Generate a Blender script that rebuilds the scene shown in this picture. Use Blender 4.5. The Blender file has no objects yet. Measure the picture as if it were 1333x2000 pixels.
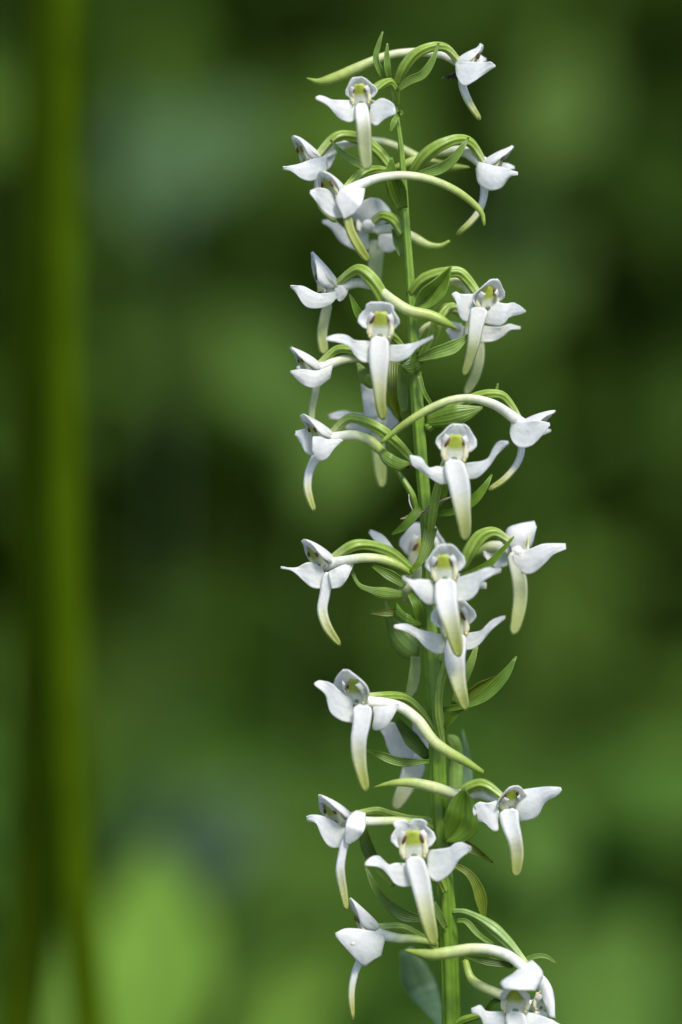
import bpy, math, random
import numpy as np
from mathutils import Matrix, Vector

# ------------------------------------------------------------------ camera, sky, sun, exposure
SC = bpy.context.scene
DIST = 0.833            # camera to the flower spike, metres
CZ = 0.33               # camera height above the ground, metres
cam = bpy.data.cameras.new('camera')
cam.sensor_fit = 'VERTICAL'; cam.sensor_height = 36.0; cam.sensor_width = 24.0
cam.lens = 150.0
cam.clip_start = 0.05; cam.clip_end = 400.0
cam.dof.use_dof = True
cam.dof.focus_distance = DIST - 0.004
cam.dof.aperture_fstop = 4.4
camo = bpy.data.objects.new('camera', cam); SC.collection.objects.link(camo)
camo.location = (0, -DIST, CZ); camo.rotation_euler = (math.radians(90), 0, 0)
SC.camera = camo

SUN_EL, SUN_AZ = 50.0, 158.0     # azimuth clockwise from +Y: behind the camera, to the right
w = bpy.data.worlds.new('World'); SC.world = w; w.use_nodes = True
nt = w.node_tree
sky = nt.nodes.new('ShaderNodeTexSky'); sky.sky_type = 'NISHITA'; sky.sun_disc = False
sky.sun_elevation = math.radians(SUN_EL); sky.sun_rotation = math.radians(SUN_AZ)
bg = nt.nodes['Background']; bg.inputs['Strength'].default_value = 0.075
nt.links.new(sky.outputs['Color'], bg.inputs['Color'])
sl = bpy.data.lights.new('sun', 'SUN'); sl.energy = 1.5; sl.angle = math.radians(13); sl.color = (1.0, 0.94, 0.84)
so = bpy.data.objects.new('sun', sl); SC.collection.objects.link(so)
_d = Vector((math.sin(math.radians(SUN_AZ)) * math.cos(math.radians(SUN_EL)),
             math.cos(math.radians(SUN_AZ)) * math.cos(math.radians(SUN_EL)), math.sin(math.radians(SUN_EL))))
so.rotation_euler = _d.to_track_quat('Z', 'Y').to_euler(); so.location = (0, -1, 4)
vs = SC.view_settings
vs.view_transform = 'Standard'; vs.look = 'None'; vs.exposure = 1.47; vs.gamma = 1.0; vs.use_curve_mapping = False
SC.cycles.max_bounces = 8; SC.cycles.transmission_bounces = 6
SC.cycles.use_denoising = True

# ------------------------------------------------------------------ helpers
rng = np.random.default_rng(7)
random.seed(7)
MM = 0.001
def at(px, py, d=0.0):
    """a point of the plant measured on the photograph (10 px to the mm at the spike), d mm in front of the spike"""
    k = (DIST - d * MM) / DIST
    return np.array([(px - 666.5) * 1e-4 * k, -d * MM, CZ + (1000 - py) * 1e-4 * k])
def PX(d):      # metres per photograph pixel at depth d
    return 1e-4 * (DIST - d * MM) / DIST

def unat(w):     # the inverse of at()
    d = -w[1] / MM; k = PX(d)
    return (666.5 + w[0] / k, 1000 - (w[2] - CZ) / k, d)

def spline(P, n):
    """Catmull-Rom through P (k x c), n samples by chord length"""
    P = np.asarray(P, float)
    if len(P) == 2:
        t = np.linspace(0, 1, n)[:, None]; return P[0] * (1 - t) + P[1] * t
    t = np.r_[0, np.cumsum(np.sqrt(np.maximum(((P[1:, :2] - P[:-1, :2]) ** 2).sum(1), 1e-12)) ** 0.9)]
    t /= t[-1]
    m = np.zeros_like(P)
    m[1:-1] = (P[2:] - P[:-2]) / (t[2:] - t[:-2])[:, None]
    m[0] = (P[1] - P[0]) / (t[1] - t[0]); m[-1] = (P[-1] - P[-2]) / (t[-1] - t[-2])
    u = np.linspace(0, 1, n); i = np.clip(np.searchsorted(t, u, side='right') - 1, 0, len(P) - 2)
    h = (t[i + 1] - t[i])[:, None]; s = ((u - t[i]) / h[:, 0])[:, None]
    return ((2*s**3 - 3*s**2 + 1) * P[i] + (s**3 - 2*s**2 + s) * h * m[i]
            + (-2*s**3 + 3*s**2) * P[i + 1] + (s**3 - s**2) * h * m[i + 1])

def vnorm(a):
    return a / np.maximum(np.linalg.norm(a, axis=-1, keepdims=True), 1e-12)

def link(name, V, F, mat, parent=None, col=None, smooth=True, label=None, rim=0):
    """one mesh object, its origin on its own first vertices, parented without moving"""
    V = np.asarray(V, float); o3 = V[:min(len(V), 8)].mean(0)
    me = bpy.data.meshes.new(name)
    me.from_pydata((V - o3).tolist(), [], F)
    if smooth: me.polygons.foreach_set('use_smooth', [True] * (len(me.polygons) - rim) + [False] * rim)
    if col is not None:
        a = me.color_attributes.new('pigment', 'FLOAT_COLOR', 'POINT')
        c = np.ones((len(V), 4), np.float32); c[:, :3] = col
        a.data.foreach_set('color', c.ravel())
    if mat: me.materials.append(mat)
    me.update()
    ob = bpy.data.objects.new(name, me); SC.collection.objects.link(ob)
    ob['_w'] = o3.tolist()
    base = np.zeros(3)
    if parent is not None:
        ob.parent = parent; base = np.array(list(parent['_w']))
    ob.location = (o3 - base).tolist()
    if label: ob['label'] = label
    return ob

def empty(name, loc, label, cat, group=None):
    ob = bpy.data.objects.new(name, None); SC.collection.objects.link(ob)
    ob.empty_display_size = 0.01
    ob.location = tuple(loc); ob['_w'] = [float(v) for v in loc]
    tag(ob, label, cat, group); return ob
def tag(ob, label, cat, group=None):
    ob['label'] = label; ob['category'] = cat
    if group: ob['group'] = group

def grid_faces(n, m, wrap=False):
    F = []
    for i in range(n - 1):
        for j in range(m if wrap else m - 1):
            k = (j + 1) % m
            F.append((i*m + j, i*m + k, (i+1)*m + k, (i+1)*m + j))
    return F

def shell(G, thick):
    """closed thin shell from a grid of points G (n x m x 3)"""
    n, m, _ = G.shape
    du = np.gradient(G, axis=0); dv = np.gradient(G, axis=1)
    N = vnorm(np.cross(du, dv))
    edge = np.full((1, m, 1), 0.85)
    A = (G + N * thick * 0.5 * edge).reshape(-1, 3); B = (G - N * thick * 0.5 * edge).reshape(-1, 3)
    F = grid_faces(n, m); o = n * m
    F2 = [tuple(o + i for i in reversed(f)) for f in F]
    S = []
    for i in range(n - 1):
        S.append((i*m, (i+1)*m, o + (i+1)*m, o + i*m))
        S.append(((i+1)*m + m-1, i*m + m-1, o + i*m + m-1, o + (i+1)*m + m-1))
    for j in range(m - 1):
        S.append((j + 1, j, o + j, o + j + 1))
        S.append(((n-1)*m + j, (n-1)*m + j+1, o + (n-1)*m + j+1, o + (n-1)*m + j))
    return np.vstack([A, B]), F + F2 + S

def ramp(stops, t):
    t = np.asarray(t); xs = [s[0] for s in stops]
    return np.stack([np.interp(t, xs, [s[1][k] for s in stops]) for k in range(3)], -1)

def blade(name, A, B, d, mat, parent, stops, cup=0.25, thick=0.28, n=18, m=9, ruffle=0.0, fold=0.0, label=None, seed=0, veins=0, vamp=.05, vcol=0.0):
    """a petal or leaf between two edge lines (photograph px), depth d (mm) from base to tip"""
    A = spline(A, n); B = spline(B, n)
    t = np.linspace(0, 1, n); dd = np.interp(t, np.linspace(0, 1, len(d)), d)
    v = np.linspace(0, 1, m)
    G = np.zeros((n, m, 3)); r = np.random.default_rng(seed + int(A[0, 0] * 13 + A[0, 1]))
    ph = r.uniform(0, 6.28, 4)
    for i in range(n):
        wpx = math.hypot(*(A[i] - B[i]))
        for j in range(m):
            p = A[i] * (1 - v[j]) + B[i] * v[j]
            bul = cup * wpx * 0.1 * (4 * v[j] * (1 - v[j]) - 0.5) - fold * wpx * 0.1 * (1 - abs(2 * v[j] - 1))
            e = abs(2 * v[j] - 1) ** 2
            bul += ruffle * e * math.sin(t[i] * 9 + ph[0] + (3 if v[j] > .5 else 0)) + ruffle * .5 * math.sin(t[i] * 17 + ph[1] + v[j] * 3) * e
            if veins: bul += vamp * math.cos(2 * math.pi * veins * v[j]) * math.sin(math.pi * min(1, .08 + t[i] * .92)) ** .5
            G[i, j] = at(p[0], p[1], dd[i] + bul)
    V, F = shell(G, thick * MM)
    T = np.repeat(t, m); col = ramp(stops, np.r_[T, T])
    if vcol: col = col * (1 + vcol * np.cos(2 * math.pi * veins * np.tile(v, 2 * n)))[:, None]
    return link(name, V, F, mat, parent, col, label=label, rim=2 * (n + m - 2))

def ribbon(name, P, hw, mat, parent, stops, cup=0.25, thick=0.3, tilt=0.0, n=18, m=7, fold=0.0, label=None, twist=0.0, round_ends=False, veins=0, vamp=.05, vcol=0.0):
    """a strap along a spine of (px, py, d); hw = half widths in px; tilt turns it about the spine (deg)"""
    P = spline(P, n); t = np.linspace(0, 1, n)
    S = np.array([at(*p) for p in P]); T = vnorm(np.gradient(S, axis=0))
    w = np.interp(t, np.linspace(0, 1, len(hw)), hw)
    ws = w.copy(); ws[1:-1] = (w[:-2] + 2 * w[1:-1] + w[2:]) / 4; w = ws
    if round_ends:
        for i in range(n):
            q = max(0, (t[i] - .90) / .10); w[i] *= math.sqrt(max(.03, 1 - q * q))
            q = max(0, (.08 - t[i]) / .08); w[i] *= math.sqrt(max(.12, 1 - q * q))
    Y = np.array([0, -1.0, 0])
    side = np.cross(T, Y); bad = np.linalg.norm(side, axis=1) < 0.12
    side[bad] = np.array([1.0, 0, 0]); side = vnorm(side)
    nor = vnorm(np.cross(side, T))
    v = np.linspace(-1, 1, m); G = np.zeros((n, m, 3))
    for i in range(n):
        a = math.radians(tilt + twist * t[i]); c, s = math.cos(a), math.sin(a)
        sd = side[i] * c + nor[i] * s; nn = nor[i] * c - side[i] * s
        k = PX(P[i, 2])
        for j in range(m):
            G[i, j] = S[i] + sd * v[j] * w[i] * k - nn * k * w[i] * (cup * (v[j]**2 - .4) + fold * (abs(v[j]) - .5)) * -1
            if veins: G[i, j] += nn * vamp * MM * math.cos(math.pi * veins * v[j])
    V, F = shell(G, thick * MM)
    TT = np.repeat(t, m); col = ramp(stops, np.r_[TT, TT])
    if vcol: col = col * (1 + vcol * np.cos(math.pi * veins * np.tile(v, 2 * n)))[:, None]
    return link(name, V, F, mat, parent, col, label=label, rim=0 if thick > .6 else 2 * (n + m - 2))

def tube(name, P, hw, mat, parent, stops, ribs=0, amp=0.0, turns=0.0, seg=14, n=26, flat=1.0, label=None, world=False, stripe=None):
    """a round stalk along (px, py, d) with half widths in px; ribs and turns give the twisted ridges of an ovary"""
    P = np.asarray(P, float)
    Q = spline(P, n); t = np.linspace(0, 1, n)
    S = Q if world else np.array([at(*p) for p in Q])
    r = np.interp(t, np.linspace(0, 1, len(hw)), hw)
    rs = r.copy(); rs[1:-1] = (r[:-2] + 2 * r[1:-1] + r[2:]) / 4; r = rs
    k = np.ones(n) if world else np.array([PX(q[2]) for q in Q])
    T = vnorm(np.gradient(S, axis=0))
    u = np.cross(T[0], [0, -1.0, 0.1]); u = vnorm(u)
    V = []; C = []
    cbase = ramp(stops, t)
    for i in range(n):
        u = vnorm(u - T[i] * np.dot(u, T[i])); b = np.cross(T[i], u)
        for j in range(seg):
            th = 2 * math.pi * j / seg
            c = math.cos(ribs * th + turns * 2 * math.pi * t[i]) if ribs else 0
            rad = r[i] * k[i] * (1 + amp * c)
            V.append(S[i] + (u * math.cos(th) + b * math.sin(th) * flat) * rad)
            cc = cbase[i].copy()
            if stripe is not None: cc = cc * (1 - .5 * (1 + c) * stripe[1]) + np.array(stripe[0]) * (.5 * (1 + c) * stripe[1])
            C.append(cc)
    F = grid_faces(n, seg, True)
    # rounded ends
    V = np.array(V); C = np.array(C)
    e0 = S[0] - T[0] * r[0] * k[0] * .6; e1 = S[-1] + T[-1] * r[-1] * k[-1] * .6
    V = np.vstack([V, e0, e1]); C = np.vstack([C, cbase[0], cbase[-1]])
    a, z = n * seg, n * seg + 1
    for j in range(seg):
        F.append((a, (j + 1) % seg, j)); F.append((z, (n-1)*seg + j, (n-1)*seg + (j+1) % seg))
    return link(name, V, F, mat, parent, C, label=label)

def ball(center, rad, M=None, seg=10, rings=7):
    V = []; F = []
    for i in range(rings + 1):
        a = math.pi * i / rings
        for j in range(seg):
            b = 2 * math.pi * j / seg
            V.append([rad[0]*math.sin(a)*math.cos(b), rad[1]*math.sin(a)*math.sin(b), rad[2]*math.cos(a)])
    F = grid_faces(rings + 1, seg, True); V = np.array(V)
    if M is not None: V = V @ np.array(M).T
    return V + np.asarray(center), F

def join(parts):
    Vs, Fs, o = [], [], 0
    for V, F in parts:
        Vs.append(V); Fs += [tuple(i + o for i in f) for f in F]; o += len(V)
    return np.vstack(Vs), Fs

def rot(yaw, pitch=0, roll=0):
    M = Matrix.Rotation(math.radians(yaw), 3, 'Z') @ Matrix.Rotation(math.radians(pitch), 3, 'X') @ Matrix.Rotation(math.radians(roll), 3, 'Y')
    return np.array(M)

# ------------------------------------------------------------------ materials
def tissue(name, trans=0.3, rough=0.45, var=0.12, nscale=900, bump=0.15, base=None, spec=0.4, island=0.0, ttint=(1, 1, 1), bdist=0.0002, sss=0.0):
    m = bpy.data.materials.new(name); m.use_nodes = True; N = m.node_tree.nodes; L = m.node_tree.links
    p = N['Principled BSDF']; p.inputs['Roughness'].default_value = rough; p.inputs['Specular IOR Level'].default_value = spec
    if base is None:
        c = N.new('ShaderNodeVertexColor'); c.layer_name = 'pigment'; csock = c.outputs['Color']
    else:
        c = N.new('ShaderNodeRGB'); c.outputs[0].default_value = (*base, 1); csock = c.outputs[0]
    geo = N.new('ShaderNodeNewGeometry')
    no = N.new('ShaderNodeTexNoise'); no.inputs['Scale'].default_value = nscale; no.inputs['Detail'].default_value = 5
    L.new(geo.outputs['Position'], no.inputs['Vector'])
    mr = N.new('ShaderNodeMapRange'); mr.inputs['From Min'].default_value = .3; mr.inputs['From Max'].default_value = .7
    mr.inputs['To Min'].default_value = 1 - var; mr.inputs['To Max'].default_value = 1 + var
    L.new(no.outputs['Fac'], mr.inputs['Value'])
    fac = mr.outputs[0]
    if island:
        mi = N.new('ShaderNodeMapRange'); mi.inputs['To Min'].default_value = 1 - island; mi.inputs['To Max'].default_value = 1 + island
        L.new(geo.outputs['Random Per Island'], mi.inputs['Value'])
        mu = N.new('ShaderNodeMath'); mu.operation = 'MULTIPLY'; L.new(fac, mu.inputs[0]); L.new(mi.outputs[0], mu.inputs[1]); fac = mu.outputs[0]
    mx = N.new('ShaderNodeVectorMath'); mx.operation = 'SCALE'; L.new(csock, mx.inputs[0]); L.new(fac, mx.inputs['Scale'])
    L.new(mx.outputs[0], p.inputs['Base Color'])
    if bump:
        b = N.new('ShaderNodeBump'); b.inputs['Strength'].default_value = bump; b.inputs['Distance'].default_value = bdist
        L.new(no.outputs['Fac'], b.inputs['Height']); L.new(b.outputs[0], p.inputs['Normal'])
    if sss:
        p.inputs['Subsurface Weight'].default_value = sss; p.inputs['Subsurface Radius'].default_value = (1.0, .9, .6); p.inputs['Subsurface Scale'].default_value = .0008
        n2 = N.new('ShaderNodeTexNoise'); n2.inputs['Scale'].default_value = 190; n2.inputs['Detail'].default_value = 3; L.new(geo.outputs['Position'], n2.inputs['Vector'])
        r2 = N.new('ShaderNodeMapRange'); r2.inputs['From Min'].default_value = .45; r2.inputs['From Max'].default_value = .75; r2.inputs['To Max'].default_value = .16; L.new(n2.outputs['Fac'], r2.inputs['Value'])
        m2 = N.new('ShaderNodeMix'); m2.data_type = 'RGBA'; m2.inputs['B'].default_value = (.66, .70, .50, 1); L.new(r2.outputs[0], m2.inputs['Factor']); L.new(mx.outputs[0], m2.inputs['A']); L.new(m2.outputs['Result'], p.inputs['Base Color'])
    if trans:
        tr = N.new('ShaderNodeBsdfTranslucent'); ms = N.new('ShaderNodeMixShader'); ms.inputs[0].default_value = trans
        tm = N.new('ShaderNodeVectorMath'); tm.operation = 'MULTIPLY'; tm.inputs[1].default_value = ttint
        L.new(mx.outputs[0], tm.inputs[0]); L.new(tm.outputs[0], tr.inputs['Color'])
        L.new(p.outputs[0], ms.inputs[1]); L.new(tr.outputs[0], ms.inputs[2]); L.new(ms.outputs[0], N['Material Output'].inputs['Surface'])
    return m

M_PETAL = tissue('petal_tissue', sss=.35, trans=0.38, rough=0.45, var=0.05, nscale=1300, bump=0.5, spec=0.3)
M_GREEN = tissue('green_tissue', trans=0.18, rough=0.38, var=0.14, nscale=700, bump=0.2, spec=0.45, ttint=(1.1, 1.15, .5))
M_BRACT = tissue('bract_leaf', trans=0.30, rough=0.36, var=0.16, nscale=500, bump=0.22, spec=0.45, ttint=(1.2, 1.25, .4))
M_STEM = tissue('stem_skin', trans=0.0, rough=0.36, var=0.18, nscale=420, bump=0.25, spec=0.45)
M_COLUMN = tissue('column_tissue', trans=0.2, rough=0.4, var=0.08, nscale=1500, bump=0.3)
M_BROWN = tissue('pollen_pouch', trans=0, rough=0.4, var=0.35, nscale=1800, bump=0.3, base=(0.13, 0.045, 0.022))
M_DISC = tissue('sticky_disc', trans=0.1, rough=0.3, var=0.2, nscale=1800, base=(0.78, 0.66, 0.16))
M_THROAT = tissue('throat_hole_shade', trans=0, rough=0.6, var=0.1, nscale=900, base=(0.16, 0.22, 0.12))  # interior green, darkened to stand for the shade inside the spur opening
M_DRY = tissue('dry_husk', trans=0.1, rough=0.8, var=0.45, nscale=900, bump=0.5)
M_INSECT = tissue('insect_shell', trans=0, rough=0.25, var=0.3, nscale=1500, bump=0.1)
M_LEAFBG = tissue('broad_leaf', trans=0.3, rough=0.6, var=0.2, nscale=40, bump=0.3, spec=.2, ttint=(1.2, 1.25, .4), bdist=0.002)
M_STUFF = tissue('undergrowth_leaf', trans=0.25, rough=0.75, var=0.1, nscale=1.5, bump=0, island=0.2, spec=.12, ttint=(1.2, 1.25, .4))
M_HERB = tissue('herb_stem_skin', trans=0, rough=0.8, var=0.15, nscale=60, bump=0.1, spec=.02)
M_SOIL = tissue('forest_soil', trans=0, rough=0.9, var=0.4, nscale=9, bump=0.4, base=(0.03, 0.045, 0.018), bdist=0.02)

WHITE = (0.86, 0.865, 0.86); CREAM = (0.78, 0.78, 0.62)
LIME = (0.38, 0.46, 0.10); LIMEP = (0.56, 0.62, 0.30)
OV = (0.20, 0.33, 0.03); OVL = (0.42, 0.52, 0.14)
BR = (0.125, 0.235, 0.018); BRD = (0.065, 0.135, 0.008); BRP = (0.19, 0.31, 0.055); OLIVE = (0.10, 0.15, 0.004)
BLUEG = (0.13, 0.23, 0.11)
S_WHITE = [(0, WHITE), (1, WHITE)]

# ------------------------------------------------------------------ the setting: ground, woodland and undergrowth behind
def ground():
    n = 60; xs = np.linspace(-1, 1, n); V = []
    for i in range(n):
        for j in range(n):
            x = np.sign(xs[i]) * abs(xs[i]) ** 3 * 150; y = np.sign(xs[j]) * abs(xs[j]) ** 3 * 150
            r = math.hypot(x, y)
            z = 0.02 * math.sin(x * 1.3 + 1) * math.cos(y * 1.1) * min(1, max(0, r - .3)) + 0.0
            V.append((x, y, z - 0.006 * min(1, r)))
    ob = link('ground', V, [tuple(reversed(f)) for f in grid_faces(n, n)], M_SOIL)
    ob['kind'] = 'structure'
ground()

def leaf_cloud(name, label, cat, n, lo, hi, size, c0, c1, seed, up=0.5):
    """a mass of single leaves nobody could count, each a folded pointed blade"""
    r = np.random.default_rng(seed)
    p = r.uniform(lo, hi, (n, 3)); a = r.uniform(0, 2 * math.pi, n); el = r.uniform(-1.1, .6, n)
    L = r.uniform(*size, n)[:, None]; w = L * r.uniform(.22, .42, n)[:, None]
    dr = np.stack([np.cos(a) * np.cos(el), np.sin(a) * np.cos(el), np.sin(el)], 1)
    sd = vnorm(np.cross(dr, [0, 0, 1.0]) + r.normal(0, .25, (n, 3))); nn = np.cross(sd, dr)
    rl = r.normal(0, up, n)[:, None]; sd, nn = sd * np.cos(rl) + nn * np.sin(rl), nn * np.cos(rl) - sd * np.sin(rl)
    f = -.25 * w; dn = np.array([0, 0, 1.0]) * L
    pts = [p, p + dr*L*.35 + sd*w*.9 + nn*f, p + dr*L*.35, p + dr*L*.35 - sd*w*.9 + nn*f,
           p + dr*L*.7 + sd*w*.62 + nn*f*.5 - dn*.05, p + dr*L*.7 - dn*.06, p + dr*L*.7 - sd*w*.62 + nn*f*.5 - dn*.05, p + dr*L - dn*.16]
    V = np.stack(pts, 1).reshape(-1, 3)
    T = [(0, 1, 2), (0, 2, 3), (1, 4, 5, 2), (2, 5, 6, 3), (4, 7, 5), (5, 7, 6)]
    F = [tuple(8 * q + i for i in t) for q in range(n) for t in T]
    k = r.uniform(0, 1, n)[:, None]; C = np.repeat(np.array(c0) * (1 - k) + np.array(c1) * k, 8, 0)
    ob = link(name, V, F, M_STUFF, None, C)
    ob['kind'] = 'stuff'; ob['label'] = label; ob['category'] = cat
leaf_cloud('woodland', 'dark green woodland foliage blurred far behind the flower spike', 'foliage', 18000,
           (-7, 5.5, 0), (7, 7.5, 5.0), (.14, .30), (.055, .115, .015), (.075, .145, .018), 1, .9)
leaf_cloud('shrubbery', 'blurred green shrub leaves filling the background behind the orchid', 'foliage', 34000,
           (-3.2, 1.9, 0), (3.2, 3.4, 1.7), (.06, .14), (.066, .130, .016), (.084, .162, .019), 2, .9)
leaf_cloud('undergrowth', 'low blurred undergrowth covering the ground behind the orchid', 'undergrowth', 6000,
           (-2.4, .95, 0), (2.4, 2.4, .20), (.06, .13), (.035, .095, .012), (.080, .16, .018), 3, .8)
def hillside():
    n = 40; V = []; C = []
    for i in range(n):
        for j in range(n):
            x = -60 + 120 * i / (n - 1); t = j / (n - 1); y = 9 + 50 * t
            V.append((x, y, -.3 + 26 * t ** .55 + .5 * math.sin(x * .9 + 5 * t) * t + .3 * math.sin(x * 2.3 + y)))
    o = link('hillside', V, [tuple(reversed(f)) for f in grid_faces(n, n)], M_HILL); o['kind'] = 'structure'
M_HILL = tissue('wooded_slope', trans=0, rough=0.9, var=.5, nscale=.7, bump=0, base=(.065, .125, .018))
hillside()

# ---- two thick herb stems out of focus on the left, and blurred herbs with broad leaves
def tall_stem(P, hw, col, label):
    base = at(*P[-1]); g = empty('tall_herb_stem', (base[0], base[1], 0), label, 'plant stem')
    tube('stem', P, hw, M_HERB, g, [(0, col), (1, col)], ribs=6, amp=.05, seg=20, n=40)
    return g
D1 = -250
def down(px, py, d):        # the photograph y of the ground under that point
    k = PX(d); return 1000 + CZ / k
tall_stem([(92, -900, D1-20), (92, -300, D1-15), (88, 200, D1-10), (76, 600, D1), (72, 1000, D1), (78, 1400, D1), (62, 1800, D1), (25, 2100, D1), (-60, 2900, D1), (-120, down(0, 0, D1), D1)],
          [34, 38, 42, 44, 46, 48, 46, 42, 44, 46], (.036, .064, .0012), 'thick dark olive stem out of focus, parting from its lighter twin low down')
tall_stem([(150, -900, D1+25), (140, -300, D1+25), (128, 300, D1+25), (124, 700, D1+25), (128, 1100, D1+25), (138, 1500, D1+25), (160, 1850, D1+25), (186, 2100, D1+25), (270, 2900, D1+25), (330, down(0, 0, D1+25), D1+25)],
          [26, 28, 30, 33, 36, 38, 36, 36, 38, 40], (.042, .078, .001), 'lighter yellow-green thick stem out of focus, right of its dark twin')

def herb(label, leaves, col, name='broad_leaf_herb', var=.25, root=None):
    """leaves: (base px,py) (tip px,py) half width px, depth mm, droop towards the camera"""
    d0 = leaves[0][3]
    bx = root if root is not None else sum(l[0][0] for l in leaves) / len(leaves)
    top = min(min(l[0][1], l[1][1]) for l in leaves)
    gx = at(bx, 1000, d0)
    g = empty(name, (gx[0], gx[1], 0), label, 'plant')
    gy = down(0, 0, d0)
    stem_top = min(l[0][1] for l in leaves)
    tube('stem', [(bx + 10, gy, d0), (bx - 6, (gy + stem_top) / 2, d0), (bx, stem_top, d0)], [14, 10, 6], M_LEAFBG, g, [(0, col), (1, col)], n=16)
    for (b, t, hw, d, dt) in leaves:
        mid = ((b[0] + t[0]) / 2, (b[1] + t[1]) / 2 - 40)
        k = 1 + rng.uniform(-var, var); c = tuple(v * k for v in col)
        tube('leaf_stalk', [(bx, min(gy, b[1] + 180), d0), ((bx + b[0]) / 2, b[1] + 60, (d0 + d) / 2), (b[0], b[1], d)], [6, 5, 5], M_LEAFBG, g, [(0, col), (1, col)], n=10, seg=8)
        ribbon('leaf', [(b[0], b[1], d), (mid[0], mid[1], d - dt * 1.6), (t[0], t[1], d - dt * 3)], [8, hw * .8, hw, hw * .85, hw * .5, 3], M_LEAFBG, g, [(0, c), (1, c)], cup=.15, fold=.25, thick=.6, n=20)
    return g

# ------------------------------------------------------------------ the orchid
_b = at(882, 1000, 0)
orchid = empty('butterfly_orchid', (_b[0] + 0.004, 0, 0), 'tall flower spike of white butterfly orchid with green-tipped lips and arching spurs', 'orchid')
STEM = [(757, 138), (767, 170), (775, 225), (785, 300), (790, 370), (794, 440), (800, 520), (805, 600), (809, 680), (814, 760), (819, 840),
        (825, 920), (832, 1000), (837, 1080), (838, 1160), (841, 1240), (846, 1320), (852, 1400), (855, 1480), (857, 1560), (862, 1640),
        (869, 1720), (875, 1800), (879, 1880), (882, 2000), (885, 2300), (890, 2900), (884, 3700), (880, 4300)]
SHW = [3.5, 5, 7, 8, 11, 12, 12, 12, 12.5, 15, 16, 16.5, 17, 17.5, 18, 18, 18, 19, 20, 20, 20, 21, 21, 22, 23, 24, 27, 31, 36]
tube('stem', [(x, y, 0) for x, y in STEM], SHW, M_STEM, orchid, [(0, (.20, .32, .05)), (.15, (.17, .29, .03)), (.45, (.115, .215, .012)), (1, (.09, .17, .015))],
     ribs=7, amp=.075, turns=.35, seg=42, n=150, stripe=((.075, .16, .006), .5))
for sx, hd in ((-1, 20), (1, -25)):     # the two basal leaves
    ribbon('leaf', [(880, 4290, 0), (880 + sx * 250, 3700, hd), (880 + sx * 700, 3500, hd * 2), (880 + sx * 1100, 3800, hd * 2.5)], [20, 150, 260, 230, 120, 6], M_BRACT, orchid, [(0, BRP), (1, BR)], cup=.1, fold=.2, thick=.7, n=24)

def bract(P, hw, c=BR, c2=None, cup=.35, fold=.0, tilt=0, twist=0, tip=None):
    st = [(0, c2 or c), (.3, c), (.9, c), (1, tip or c)]
    return ribbon('bract', P, hw, M_BRACT, orchid, st, cup=cup, fold=fold, tilt=tilt, twist=twist, thick=.25, m=21, veins=5, vamp=.045, vcol=.07)
def bractAB(A, B, d, c=BR, cup=.3, fold=0.0, c2=None):
    return blade('bract', A, B, d, M_BRACT, orchid, [(0, c2 or c), (1, c)], cup=cup * .6, fold=fold + .12, thick=.25, m=25, veins=6, vamp=.05, vcol=.07)

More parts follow.
